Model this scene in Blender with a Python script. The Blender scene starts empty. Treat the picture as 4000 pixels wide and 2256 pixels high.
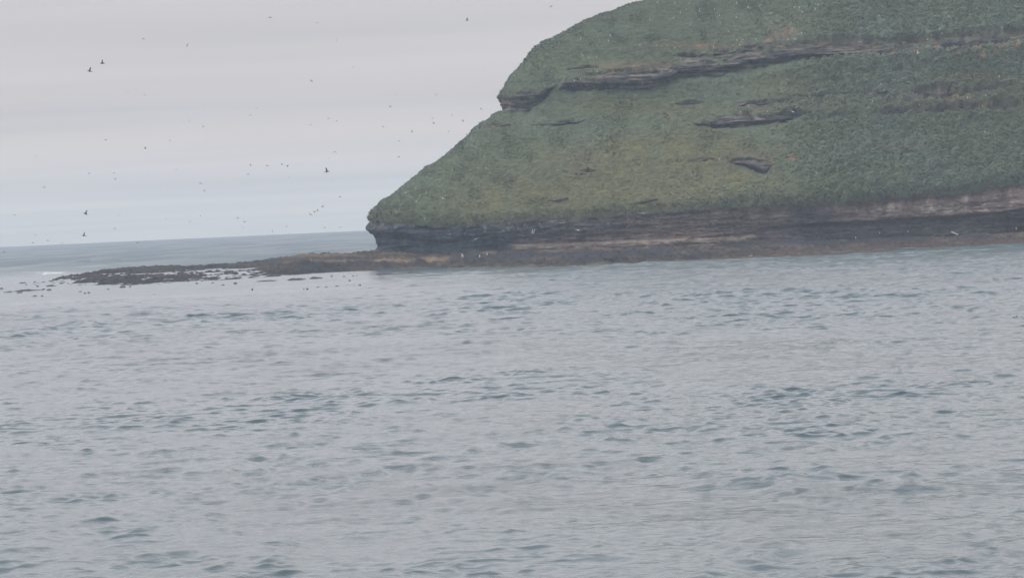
import bpy, math, random
import numpy as np
from mathutils import Matrix, Vector
from mathutils.bvhtree import BVHTree
R = math.radians
rng = np.random.default_rng(7)
random.seed(7)
S = bpy.context.scene
COL = S.collection

# ------------------------------------------------------------------ camera
FPX, W, H = 11343.0, 4000.0, 2256.0       # focal length in photograph pixels
HC = 5.0                                   # eye height over the water
SEA_END = 1500.0
ROLL, SLOPE = R(2.58), 0.0451
EYE0 = 965.0 - HC/SEA_END*FPX              # eye level at the left edge of the frame
PITCH = math.atan((1128-(EYE0-SLOPE*2000))*math.cos(ROLL)/FPX)
Fw = np.array([0, math.cos(PITCH), -math.sin(PITCH)])
R0 = np.array([1.0, 0, 0]); U0 = np.array([0, math.sin(PITCH), math.cos(PITCH)])
CR = math.cos(ROLL)*R0-math.sin(ROLL)*U0
CU = math.sin(ROLL)*R0+math.cos(ROLL)*U0
C0 = np.array([0, 0, HC])
cam = bpy.data.cameras.new('camera'); co = bpy.data.objects.new('camera', cam); COL.objects.link(co)
cam.sensor_width = 36; cam.lens = 36*FPX/W; cam.clip_start = .5; cam.clip_end = 20000
M = Matrix.Identity(4)
for i in range(3):
    M[i][0] = CR[i]; M[i][1] = CU[i]; M[i][2] = -Fw[i]; M[i][3] = C0[i]
co.matrix_world = M
S.camera = co
S.view_settings.view_transform = 'Standard'; S.view_settings.look = 'None'
S.view_settings.exposure = 0; S.view_settings.gamma = 1
S.cycles.use_denoising = True
try: S.cycles.denoiser = 'OPENIMAGEDENOISE'
except Exception: pass
S.cycles.volume_bounces = 1
S.cycles.max_bounces = 5
S.render.film_transparent = False

def rays(px, py):
    px = np.asarray(px, float); py = np.asarray(py, float)
    return Fw+((px-2000)/FPX)[..., None]*CR-((py-1128)/FPX)[..., None]*CU
def at_depth(px, py, Y):                    # the point of that sight line at distance Y
    d = rays(px, py); return C0+d*(np.asarray(Y)/d[..., 1])[..., None]
def on_plane(px, py, z=0.0):
    d = rays(px, py); return C0+d*((z-HC)/d[..., 2])[..., None]
def proj(P):
    v = P-C0; w = v@Fw
    return 2000+FPX*(v@CR)/w, 1128-FPX*(v@CU)/w

# ------------------------------------------------------------------ world and sun
SUN_EL, SUN_AZ = R(50), R(262)
wd = bpy.data.worlds.new('World'); S.world = wd; wd.use_nodes = True
nt = wd.node_tree; N = nt.nodes; L = nt.links; N.clear()
out = N.new('ShaderNodeOutputWorld'); bg = N.new('ShaderNodeBackground'); bg.inputs[1].default_value = .1
sky = N.new('ShaderNodeTexSky'); sky.sky_type = 'NISHITA'; sky.sun_disc = False
sky.sun_elevation = SUN_EL; sky.sun_rotation = SUN_AZ
tc = N.new('ShaderNodeTexCoord'); sep = N.new('ShaderNodeSeparateXYZ'); L.new(tc.outputs['Generated'], sep.inputs[0])
def wmath(op, a, b=None, c=None):
    n = N.new('ShaderNodeMath'); n.operation = op
    for i, v in enumerate((a, b, c)):
        if v is None: continue
        if isinstance(v, (int, float)): n.inputs[i].default_value = v
        else: L.new(v, n.inputs[i])
    return n.outputs[0]
el = wmath('MAXIMUM', sep.outputs[2], 0.0)
# a cloud deck seen from below: its streaks close up towards the horizon
inv = wmath('DIVIDE', 1.0, wmath('ADD', el, .035))
cx = wmath('MULTIPLY', sep.outputs[0], inv); cy = wmath('MULTIPLY', sep.outputs[1], inv)
comb = N.new('ShaderNodeCombineXYZ'); L.new(wmath('MULTIPLY', cx, .35), comb.inputs[0]); L.new(wmath('MULTIPLY', cy, 1.0), comb.inputs[1])
def cloud_noise(scale, detail, rough):
    n = N.new('ShaderNodeTexNoise'); n.inputs['Scale'].default_value = scale; n.inputs['Detail'].default_value = detail
    n.inputs['Roughness'].default_value = rough; L.new(comb.outputs[0], n.inputs['Vector']); return n.outputs['Fac']
n1 = cloud_noise(.42, 4, .5)
n2 = cloud_noise(.9, 3, .5)
ramp = N.new('ShaderNodeValToRGB'); L.new(el, ramp.inputs[0])
e = ramp.color_ramp.elements
K = 1/.1
def rgb(r, g, b, k=1.0): return (r*k, g*k, b*k, 1)
# the deck's own brightness by height (scaled by ten for strength 0.1)
stops = [(0.0, (.74, .745, .705)), (.012, (.77, .745, .70)), (.026, (.770, .695, .645)), (.045, (.688, .632, .618)), (.08, (.645, .615, .618)), (.12, (1.13, 1.06, 1.07)), (.35, (1.54, 1.45, 1.47)), (1.0, (1.75, 1.72, 1.76))]
e[0].position, e[0].color = stops[0][0], rgb(*stops[0][1]); e[1].position, e[1].color = stops[-1][0], rgb(*stops[-1][1])
for p_, c_ in stops[1:-1]:
    x = e.new(p_); x.color = rgb(*c_)
ampl = wmath('MULTIPLY_ADD', wmath('SUBTRACT', n1, .5), .30, 1.0)
ampl = wmath('ADD', ampl, wmath('MULTIPLY', wmath('SUBTRACT', n2, .5), .17))
tint = N.new('ShaderNodeMix'); tint.data_type = 'RGBA'; tint.blend_type = 'MULTIPLY'; tint.inputs[7].default_value = (.968, .988, 1.012, 1)
tf = wmath('MULTIPLY', wmath('SUBTRACT', .56, n1), 5.0); tf = wmath('MINIMUM', wmath('MAXIMUM', tf, 0.0), 1.0); L.new(tf, tint.inputs[0]); L.new(ramp.outputs[0], tint.inputs[6])
sc_ = N.new('ShaderNodeVectorMath'); sc_.operation = 'SCALE'; L.new(tint.outputs[2], sc_.inputs[0]); L.new(wmath('MULTIPLY', ampl, K), sc_.inputs['Scale'])
mix = N.new('ShaderNodeMix'); mix.data_type = 'RGBA'; mix.inputs[0].default_value = .95
L.new(sky.outputs[0], mix.inputs[6]); L.new(sc_.outputs[0], mix.inputs[7])
L.new(mix.outputs[2], bg.inputs[0]); L.new(bg.outputs[0], out.inputs[0])

sl = bpy.data.lights.new('sun', 'SUN'); so = bpy.data.objects.new('sun', sl); COL.objects.link(so)
sl.energy = 1.1; sl.angle = R(20); sl.color = (1, .96, .9)
sd = Vector((math.sin(SUN_AZ)*math.cos(SUN_EL), math.cos(SUN_AZ)*math.cos(SUN_EL), math.sin(SUN_EL)))
so.rotation_euler = sd.to_track_quat('Z', 'Y').to_euler()

# ------------------------------------------------------------------ helpers
def _h(ix, iy, iz, seed):
    n = (ix.astype(np.int64)*374761393+iy.astype(np.int64)*668265263+iz.astype(np.int64)*2147483647+seed*974634777) & 0xffffffff
    n = ((n ^ (n >> 13))*1274126177) & 0xffffffff
    n = ((n ^ (n >> 16))*2246822519) & 0xffffffff
    return ((n ^ (n >> 15)) & 0xffffff).astype(np.float64)/0xffffff
def vn(x, y, z=0.0, seed=0):                # smooth value noise in -1..1
    x, y, z = np.broadcast_arrays(np.asarray(x, float), np.asarray(y, float), np.asarray(z, float))
    ix, iy, iz = np.floor(x), np.floor(y), np.floor(z)
    fx, fy, fz = x-ix, y-iy, z-iz
    fx = fx*fx*(3-2*fx); fy = fy*fy*(3-2*fy); fz = fz*fz*(3-2*fz)
    r = 0
    for a in (0, 1):
        for b in (0, 1):
            for c in (0, 1):
                w = (fx if a else 1-fx)*(fy if b else 1-fy)*(fz if c else 1-fz)
                r = r+w*_h(ix+a, iy+b, iz+c, seed)
    return r*2-1
def fbm(x, y, z=0.0, o=4, seed=0, g=.5):
    r, a, s = 0, 1, 0
    for i in range(o):
        r = r+a*vn(np.asarray(x)*2**i, np.asarray(y)*2**i, np.asarray(z)*2**i, seed+i*17); s += a; a *= g
    return r/s
def sm(a, b, x):
    t = np.clip((x-a)/(b-a), 0, 1); return t*t*(3-2*t)
def lerp(a, b, t): return a+(b-a)*t
def poly(x, pts):
    p = np.array(pts, float); return np.interp(x, p[:, 0], p[:, 1])

def new_mat(name): 
    m = bpy.data.materials.new(name); m.use_nodes = True; return m
def nodes(m): return m.node_tree.nodes, m.node_tree.links, m.node_tree.nodes['Principled BSDF']
def noise_bump(m, scales, dist, strength=1.0, aniso=(1, 1, 1)):
    N, L, p = nodes(m)
    t = N.new('ShaderNodeTexCoord'); mp = N.new('ShaderNodeMapping'); mp.inputs['Scale'].default_value = aniso
    L.new(t.outputs['Object'], mp.inputs[0])
    prev = None
    for s, d in zip(scales, dist):
        n = N.new('ShaderNodeTexNoise'); n.inputs['Scale'].default_value = s; n.inputs['Detail'].default_value = 4
        L.new(mp.outputs[0], n.inputs['Vector'])
        b = N.new('ShaderNodeBump'); b.inputs['Strength'].default_value = strength; b.inputs['Distance'].default_value = d
        L.new(n.outputs['Fac'], b.inputs['Height'])
        if prev: L.new(prev, b.inputs['Normal'])
        prev = b.outputs[0]
    L.new(prev, p.inputs['Normal'])
def attr_mat(name, rough=.9, spec=.2, vary=.25, vscale=2.0):
    m = new_mat(name); N, L, p = nodes(m)
    a = N.new('ShaderNodeAttribute'); a.attribute_name = 'Col'
    t = N.new('ShaderNodeTexCoord'); n = N.new('ShaderNodeTexNoise'); n.inputs['Scale'].default_value = vscale; n.inputs['Detail'].default_value = 5
    L.new(t.outputs['Object'], n.inputs['Vector'])
    mr = N.new('ShaderNodeMapRange'); mr.inputs[1].default_value = .25; mr.inputs[2].default_value = .75
    mr.inputs[3].default_value = 1-vary; mr.inputs[4].default_value = 1+vary; L.new(n.outputs['Fac'], mr.inputs[0])
    s = N.new('ShaderNodeVectorMath'); s.operation = 'SCALE'; L.new(a.outputs['Color'], s.inputs[0]); L.new(mr.outputs[0], s.inputs['Scale'])
    L.new(s.outputs[0], p.inputs['Base Color'])
    p.inputs['Roughness'].default_value = rough; p.inputs['Specular IOR Level'].default_value = spec
    return m
M_hill = attr_mat('hill_ground', vary=.3, vscale=1.2); noise_bump(M_hill, (3.0,), (.08,))
M_grass = attr_mat('grass_blades', rough=.75, spec=.15, vary=.18, vscale=.5)
M_rock = attr_mat('cliff_rock', rough=.85, spec=.25, vary=.3, vscale=1.5); noise_bump(M_rock, (2.0, 7.0), (.25, .1), aniso=(1, 1, 2.5))
M_shelf = attr_mat('shelf_rock', rough=.9, spec=.08, vary=.35, vscale=1.6); noise_bump(M_shelf, (2.5, 8.0), (.15, .06))
M_bird = attr_mat('feathers', rough=.7, spec=.2, vary=.05, vscale=20)

def mesh_grid(name, P, mat, col=None, extra=None, smooth=True):
    nr, nc = P.shape[:2]; n = nr*nc
    me = bpy.data.meshes.new(name)
    idx = np.arange(n, dtype=np.int32).reshape(nr, nc)
    q = np.stack([idx[:-1, :-1], idx[:-1, 1:], idx[1:, 1:], idx[1:, :-1]], -1).reshape(-1, 4)
    fill(me, P.reshape(-1, 3), q, smooth)
    attrs(me, col, extra)
    me.materials.append(mat)
    o = bpy.data.objects.new(name, me); COL.objects.link(o); return o, q
def fill(me, V, F, smooth):
    k = F.shape[1]
    me.vertices.add(len(V)); me.vertices.foreach_set('co', np.ascontiguousarray(V, np.float32).ravel())
    me.loops.add(F.size); me.loops.foreach_set('vertex_index', np.ascontiguousarray(F, np.int32).ravel())
    me.polygons.add(len(F)); me.polygons.foreach_set('loop_start', np.arange(0, F.size, k, dtype=np.int32))
    me.update(calc_edges=True)
    if smooth: me.polygons.foreach_set('use_smooth', np.ones(len(F), bool))
def attrs(me, col, extra=None):
    if col is not None:
        a = me.color_attributes.new('Col', 'FLOAT_COLOR', 'POINT')
        c = np.ones((len(me.vertices), 4), np.float32); c[:, :3] = col.reshape(-1, 3); a.data.foreach_set('color', c.ravel())
    for k, v in (extra or {}).items():
        a = me.attributes.new(k, 'FLOAT', 'POINT'); a.data.foreach_set('value', np.ascontiguousarray(v, np.float32).ravel())
def mixc(c, k, m): return c*(1-m[..., None])+np.array(k)*m[..., None]
def tag(o, label=None, cat=None, group=None, kind=None):
    if label: o['label'] = label
    if cat: o['category'] = cat
    if group: o['group'] = group
    if kind: o['kind'] = kind
    return o

# ------------------------------------------------------------------ headland: hill and cliff
YC, KR, SHEAR = 303.0, 2.5, .12
sil = [(1446, 862), (1470, 820), (1505, 789), (1532, 772), (1598, 721), (1637, 692), (1675, 657), (1718, 630), (1796, 564), (1866, 505),
       (1905, 474), (1932, 439), (1966, 382), (1985, 330), (2019, 290), (2070, 250), (2097, 217), (2116, 198), (2155, 167), (2186, 147), (2229, 120), (2280, 95),
       (2350, 66), (2400, 47), (2466, 27), (2544, 4), (2700, -35), (2900, -75), (3200, -120)]
d_ = np.zeros(len(sil)); px_, py_ = np.array(sil, float).T
for _ in range(6):
    P = at_depth(px_, py_, YC+4+d_); d_ = P[:, 0]-P[0, 0]
XL = P[0, 0]-.95
prof_d = np.concatenate([d_, [d_[-1]+14, d_[-1]+40]]); prof_z = np.concatenate([P[:, 2], [P[-1, 2]+1.2, P[-1, 2]-8]])
s_ = np.concatenate([[0], np.cumsum(np.hypot(np.diff(prof_d), np.diff(prof_z)))])
def smooth_profile(step=.09):
    s_vis = np.interp(d_[-1]-8, prof_d, s_)
    s = np.concatenate([np.arange(0, s_vis, step), np.linspace(s_vis, s_[-1], 60)])
    return np.interp(s, s_, prof_d), np.interp(s, s_, prof_z)
RD, RZ = smooth_profile()
Q = np.concatenate([np.arange(-50, -9, .6), np.arange(-9, 70, .1), np.arange(70, 96, .6)])
def plan(q, d):
    a = d+KR*np.logaddexp(0, q/KR); b = d+KR*np.logaddexp(0, -q/KR)
    t = 1/(1+np.exp(q/KR))                      # share of the side wall
    nx, ny = -t, -(1-t); n = np.hypot(nx, ny)
    return XL+a+SHEAR*(b-d), YC+b, nx/n, ny/n
edge = [(1400, 862), (1440, 864), (1500, 868), (1620, 884), (1750, 890), (2000, 872), (2200, 856), (2500, 842), (2620, 830), (3000, 820), (3250, 811), (3400, 800),
        (3600, 784), (3720, 778), (3850, 755), (4000, 735), (4400, 700)]
base = [(1300, 980), (1466, 976), (1700, 988), (1850, 982), (2000, 976), (2200, 970), (2500, 958), (2750, 948), (3000, 947), (3300, 937), (3600, 927), (4000, 907), (4600, 880)]
def z_at(px, py, Y): return at_depth(px, py, Y)[..., 2]
# (bottom line, thickness line, ledge projection)
ledges = [
    ([(1900, 412), (1944, 412), (2060, 404), (2120, 375), (2165, 345)], [(1900, 72), (2060, 66), (2120, 40), (2165, 6)], .9),
    ([(2185, 348), (2260, 340), (2300, 336), (2400, 326), (2500, 326), (2560, 315), (2650, 286), (2720, 273), (2800, 270), (2860, 262), (2920, 240), (3000, 232), (3100, 225),
      (3200, 216), (3300, 215), (3400, 208), (3500, 205), (3600, 193), (3700, 187), (3800, 182), (3900, 175), (4000, 165), (4300, 150)],
     [(2185, 6), (2210, 34), (2300, 50), (2400, 55), (2500, 62), (2600, 55), (2700, 58), (2800, 66), (2900, 66), (3000, 64), (3200, 58), (3350, 48), (3500, 42), (3600, 34), (3700, 44), (3850, 44), (3950, 48), (4000, 40), (4300, 40)], .75),
    ([(2620, 222), (2700, 220), (2800, 212), (2900, 205), (2960, 200)], [(2620, 4), (2700, 16), (2850, 24), (2960, 6)], .4),
    ([(2220, 272), (2300, 262), (2330, 262)], [(2220, 8), (2270, 12), (2330, 3)], .4),
    ([(1885, 505), (1960, 494), (1990, 492)], [(1885, 12), (1960, 13), (1990, 3)], .4),
    ([(2085, 488), (2180, 486), (2285, 476)], [(2085, 5), (2160, 17), (2230, 15), (2285, 3)], .5),
    ([(2645, 412), (2750, 402)], [(2645, 5), (2700, 16), (2750, 3)], .35),
    ([(2710, 486), (2800, 482), (2900, 482), (3000, 470), (3080, 468), (3160, 465)], [(2710, 5), (2760, 22), (2840, 30), (2900, 46), (3000, 42), (3080, 34), (3160, 8)], .62),
    ([(2865, 418), (3000, 408), (3100, 404)], [(2865, 5), (2900, 18), (3000, 18), (3100, 4)], .5),
    ([(3250, 462), (3310, 455)], [(3250, 4), (3280, 12), (3310, 3)], .4),
    ([(3420, 462), (3500, 462), (3560, 447), (3620, 450), (3700, 442), (3800, 437), (3900, 432), (4000, 432), (4200, 425)], [(3420, 8), (3450, 32), (3560, 24), (3700, 26), (3800, 24), (3900, 26), (4200, 24)], .55),
    ([(3400, 388), (3480, 390)], [(3400, 4), (3445, 20), (3480, 3)], .4),
    ([(3562, 380), (3640, 386), (3700, 387), (3770, 380), (3850, 368), (3950, 357)], [(3562, 15), (3600, 38), (3680, 42), (3770, 26), (3850, 18), (3950, 8)], .6),
    ([(3620, 330), (3720, 322)], [(3620, 4), (3670, 12), (3720, 3)], .3),
    ([(2850, 636), (2900, 632), (2950, 652), (2985, 664), (3015, 648)], [(2850, 6), (2880, 22), (2910, 22), (2950, 36), (2985, 40), (3015, 5)], .5),
    ([(2690, 634), (2790, 630)], [(2690, 4), (2740, 13), (2790, 3)], .35),
    ([(2272, 674), (2325, 670)], [(2272, 3), (2300, 14), (2325, 3)], .35),
    ([(3170, 470), (3300, 476), (3420, 466)], [(3170, 4), (3230, 14), (3330, 10), (3420, 4)], .45),
    ([(3080, 395), (3250, 392), (3400, 384)], [(3080, 3), (3180, 9), (3400, 4)], .4),
    ([(2140, 790), (2215, 772)], [(2140, 3), (2180, 10), (2215, 3)], .3),
    ([(2470, 800), (2565, 780)], [(2470, 3), (2520, 12), (2565, 3)], .3),
    ([(3425, 622), (3490, 624), (3570, 618)], [(3425, 3), (3490, 20), (3570, 4)], .4),
    ([(3640, 608), (3770, 596)], [(3640, 3), (3700, 12), (3770, 3)], .3),
]
def ledge_field(px, py, wob, X, Z):
    disp = np.zeros_like(px); rock = np.zeros_like(px); tone = np.zeros_like(px)
    broken = .72+.5*vn(X*.45, Z*.12, seed=150)
    jag = vn(X*.8, Z*.3, seed=151); patch = fbm(X*.7, Z*1.1, o=3, seed=152)
    for li, (lo, th, amp) in enumerate(ledges):
        x0, x1 = lo[0][0], lo[-1][0]
        msk = (px > x0-3) & (px < x1+3)
        t0 = poly(px, th)
        t = np.maximum(t0+wob*.30*np.minimum(1, t0/20), 1.5)
        y = poly(px, lo)+wob*.55*np.clip(t0/25, .4, 1)
        tau = (y-py)/t
        tm = t*.0256
        n = 4 if amp > .6 else 3
        u = tau*n+.7*jag; fl = np.floor(u); fr = u-fl; stair = (fl+sm(.55, .95, fr)-.7*jag)/n
        steep, over = (.12, .45) if li == 0 else (.48, .30*amp/.7)
        face = tm*steep*(1-np.clip(stair, 0, 1))+over*broken+.10*np.sin(np.pi*fr)*sm(0, .2, tau)
        if li: face = face*np.clip(broken, .3, 1.2)
        f = np.where(tau < 0, -.55*np.minimum(1, tm)*sm(-1.0, -.3, tau)*(1-sm(-.08, 0, tau))+face*sm(-.10, .0, tau),
                     np.where(tau < 1, face, over*broken*np.exp(-np.maximum(tau-1, 0)*1.6)))
        if amp < .5: r_small = sm(-.6, -.1, patch+.3*jag)
        else: r_small = 1.0
        if li == 0: f = np.interp(tau, [-1.3, -.45, -.05, .06, .4, .75, 1, 2], [0, -.70, -.55, -.02, .52, .36, .12, 0])+.08*jag*sm(0, .2, tau)
        r = r_small*sm(-.6, -.3, tau)*(1-sm(.72, 1.02, tau))*(1-((.92-.6*sm(2900, 3200, px))*sm(-.02, .28, patch+.55*(tau-.6)) if li == 1 else .95*sm(-.20, .12, patch+(.7*(tau-.75) if li == 0 else 1.2*(tau-.62)))))
        disp = np.where(msk & (np.abs(f) > np.abs(disp)), f, disp)
        tone = np.where(msk & (r > rock), tau, tone)
        rock = np.where(msk, np.maximum(rock, r), rock)
    return disp, rock, tone

q2, d2 = np.meshgrid(Q, RD); z2 = np.repeat(RZ[:, None], len(Q), 1)
X, Y, nx, ny = plan(q2, d2)
P = np.stack([X, Y, z2], -1)
px, py = proj(P)
# lower lip of the hill follows the traced cliff edge
ze = z_at(np.clip(px[0], 1300, 4500), poly(px[0], edge), Y[0])
ze = np.where(Q < -2, ze[np.argmin(abs(Q+2))], ze)+.12*vn(Q*.9, 3.3, seed=5)
z2 = z2+(ze-RZ[0])[None, :]*np.exp(-d2/7.0)
# long soft folds of the slope
z2 = z2+.5*fbm(X*.07+9, Y*.09, seed=3, o=3)*sm(0, 6, d2)*sm(-6, 6, q2)
P = np.stack([X, Y, z2], -1); px, py = proj(P)
wob = 26*fbm(X*.35, Y*.35, z2*.3, o=3, seed=11)+11*fbm(X*1.7, Y*.5, z2*.9, o=2, seed=12)
disp, rock, tone = ledge_field(px, py, wob, X+Y*.3, z2)
TUS = sm(2950, 3250, px+90*fbm(px/260, py/260, seed=21, o=3)+.35*(900-py)*0)*1.0
TUS = np.maximum(TUS, .75*sm(2500, 3000, px)*sm(690, 800, py))
TUS = np.maximum(TUS, .55*sm(330, 150, py)*sm(2250, 2050, px))
# tussock mounds
def mounds(X, Y, s, seed, ident=False):     # rounded cells, each with a number of its own
    x, y = X/s, Y/s; ix, iy = np.floor(x), np.floor(y); best = np.full(x.shape, 9.0); who = np.zeros(x.shape)
    for a in (-1, 0, 1):
        for b in (-1, 0, 1):
            cx = ix+a+.15+.7*_h(ix+a, iy+b, ix*0, seed); cy = iy+b+.15+.7*_h(ix+a, iy+b, ix*0, seed+1)
            dd = (x-cx)**2+(y-cy)**2; who = np.where(dd < best, _h(ix+a, iy+b, ix*0, seed+2), who); best = np.minimum(best, dd)
    m = np.clip(1-best*1.3, 0, 1)
    return (m, who) if ident else m
arc = np.interp(d2, prof_d, s_)
wx = .5*vn(X*.7, z2*.7, seed=32)
n_m = fbm(X*.3, z2*.4, Y*.2, o=3, seed=34)
mA, idA = mounds((q2+d2)*.78+wx, arc*1.12+wx, 1.0, 31, True)
m1 = np.maximum(mA, .75*mounds((q2+d2)*.8+3.3, arc*1.2+5.1, .62, 33)); m2 = np.maximum(mounds((q2+d2)*.8+wx, arc*1.3+wx, .80, 41), .7*mounds((q2+d2)*.9, arc*1.5+2.2, .45, 42))
lift = (TUS*1.15*m1**.8+(1-TUS)*.24*m2**.8*(.6+.8*sm(-.3, .4, n_m)))*(1-rock)*sm(0, .5, d2+.3)*(1+.7*sm(3, -1, q2))
rough = .10*fbm(X*1.5, Y*1.5, z2*2.5, o=3, seed=51)
strata = .16*vn(X*.25, 0, z2*3.2, seed=61)+.10*vn(X*.9, Y*.3, z2*7, seed=62)+.10*vn(X*1.3, 0, z2*.5, seed=63)
out_ = disp+rough+rock*strata*1.7+rock*(.28*fbm(X*1.3, Y, z2*1.6, o=3, seed=64)+.20*vn(X*1.9, 0, z2*.5, seed=65))
HX = X+nx*(out_+.55*lift); HY = Y+ny*(out_+.55*lift); HZ = z2+.8*lift+.05*rough
# colours: what grows where
g_blue, g_green, g_olive, g_brown, g_yel = (.074, .102, .070), (.082, .106, .062), (.102, .106, .050), (.115, .095, .062), (.145, .138, .060)
n_a = fbm(X*.16, z2*.22, Y*.1, o=4, seed=71); n_b = fbm(X*.5, z2*.7, Y*.2, o=4, seed=72)
C = np.ones(P.shape)*np.array(g_green)
C = mixc(C, g_blue, sm(-.25, .35, n_a+.25*n_b))
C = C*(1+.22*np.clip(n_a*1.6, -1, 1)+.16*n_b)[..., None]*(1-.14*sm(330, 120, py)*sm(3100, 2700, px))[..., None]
def blob(cx, cy, rx, ry): return np.exp(-(((px-cx)/rx)**2+((py-cy)/ry)**2))
ol = np.clip(blob(2300, 740, 420, 130)+blob(2650, 590, 350, 90)+.6*blob(2900, 740, 250, 80)+.7*blob(1900, 800, 200, 60)+.5*blob(3050, 340, 200, 60)+.5*blob(2500, 430, 400, 40)*1, 0, 1)
C = mixc(C, g_olive, np.clip(ol*(1.0+.9*n_b), 0, 1))
C = mixc(C, g_yel, np.clip((blob(2640, 560, 130, 30)+.8*blob(2700, 590, 200, 18)+.5*blob(2900, 700, 120, 40))*sm(-.1, .5, n_b)*1.0, 0, .7))
br = .75*np.clip(blob(2770, 185, 220, 14)+blob(3070, 140, 90, 30)+.9*blob(2500, 262, 260, 16)+.7*blob(2960, 430, 160, 20)+.6*blob(3700, 410, 350, 40)+.6*blob(3800, 335, 200, 14)
             + .6*blob(2950, 615, 120, 16)+.5*blob(2280, 650, 130, 50)+.6*blob(3480, 600, 120, 12)+.35*blob(3250, 440, 120, 30)+.5*blob(2350, 860, 500, 14), 0, 1)
C = mixc(C, g_brown, np.clip(br*(1+.8*n_b), 0, .95))
C = mixc(C, (.20, .13, .085), np.clip(sm(.35, .8, br)*sm(0, .5, n_b), 0, .7))
orange = [(3481, 239, 15), (3415, 262, 14), (3566, 228, 10), (3590, 222, 13), (3621, 221, 9), (3656, 211, 12), (3704, 217, 11), (3753, 223, 18), (3819, 211, 18), (3889, 215, 15), (3970, 200, 16), (3930, 206, 10),
          (3025, 508, 8), (3043, 579, 10), (3093, 636, 14), (3004, 641, 12), (3000, 163, 14), (3720, 497, 8), (2618, 458, 14), (3840, 245, 16), (3205, 608, 8)]
om = np.zeros_like(px)
for cx, cy, r in orange: om = np.maximum(om, np.exp(-(((px-cx)/r)**2+((py-cy)/(r*.8))**2)*1.2))
C = mixc(C, (.27, .16, .105), np.clip(om*1.2*sm(-.5, .4, fbm(X*2.2, z2*2.6, Y, o=3, seed=75)), 0, 1)*.8)
soil = np.array((.085, .075, .06))
# rock colours
def rock_colour(X, Y, z, seed=80):
    s1 = vn(X*.12, 1.7, z*4.5, seed=seed); s2 = fbm(X*.5, Y*.2, z*2.5, o=4, seed=seed+1)
    c = np.ones(X.shape+(3,))*np.array((.048, .054, .062))
    c = mixc(c, (.026, .032, .042), sm(-.1, .5, s1+.6*s2))
    c = mixc(c, (.115, .100, .092), sm(.15, .7, s2)*.8)
    return c
rc = rock_colour(X, Y, z2); rc = mixc(rc, (.20, .15, .11), sm(.1, .6, fbm(X*.8, Y, z2*3.5, o=3, seed=86))*.7)
rc = mixc(rc, (.018, .022, .028), sm(.05, .5, fbm(X*.5, Y, z2*2, o=3, seed=87))*.8)
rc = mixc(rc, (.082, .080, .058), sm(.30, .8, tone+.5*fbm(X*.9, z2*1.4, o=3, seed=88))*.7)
rc = mixc(rc, (.018, .022, .027), sm(.40, .10, tone)*.8)*np.array((1.08, 1.0, .88))  # ledge undersides darkened in the colour to strengthen their shadow
rc = mixc(rc, (.150, .135, .115), sm(.22, .6, vn(X*.55, Y*.2, z2*5.5, seed=89)+.35*fbm(X*1.6, Y, z2*2, o=2, seed=77))*.75)
rc = mixc(rc, (.012, .015, .02), sm(.35, .6, vn(X*1.5, Y*.3, z2*1.2, seed=78))*.7)
ground = C*.95
full = mixc(ground, (.045, .045, .032), sm(.45, 0, m1)*TUS*.8)  # dead-thatch tone in the gaps, taken darker as painted shade
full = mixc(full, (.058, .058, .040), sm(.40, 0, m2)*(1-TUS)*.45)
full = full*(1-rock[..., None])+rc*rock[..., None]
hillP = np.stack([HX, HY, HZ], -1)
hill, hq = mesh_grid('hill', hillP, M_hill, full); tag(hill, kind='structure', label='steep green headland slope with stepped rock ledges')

# cliff under the slope
NV = 84
tt = np.linspace(-.10, 1.0, NV)
qc, tc_ = np.meshgrid(Q, tt)
cX, cY, cnx, cny = plan(qc, qc*0)
pxc = proj(np.stack([cX, cY, cY*0+4], -1))[0]
pxc = np.clip(pxc, 1446, 4500)
zb = z_at(pxc[0], poly(pxc[0], base), cY[0]); zb = np.where(Q < -2, zb[np.argmin(abs(Q+2))], zb)
top_out = np.hypot(HX[0]-X[0], HY[0]-Y[0])
cZ = zb[None, :]+(ze+.05-zb)[None, :]*tc_
cP = np.stack([cX, cY, cZ], -1)
cpx, cpy = proj(cP)
wl = 1-.75*sm(1650, 2150, cpx)
rec = -.70*(1-sm(.36, .66, tc_+.05*vn(cX*.6, 0, seed=90)))*wl
rec += .22*np.exp(-((tc_-.72)/.16)**2)*sm(1700, 1560, cpx)
rline = poly(cpx, [(2900, 905), (3000, 888), (3150, 880), (3350, 866), (3560, 850), (3700, 842), (3850, 835), (3900, 828), (4000, 812), (4500, 780)])
wr = sm(2880, 3150, cpx)
rec += -.45*sm(-6, 14, cpy-rline+8*vn(cX*.5, 2, seed=97))*wr
rec += -.5*sm(845, 870, cpy)*np.exp(-((cpx-3990)/160)**2)
rec += -.30*sm(925, 933, cpy+.08*(cpx-2700))*sm(2660, 2700, cpx)*(1-sm(2930, 2960, cpx))
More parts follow.
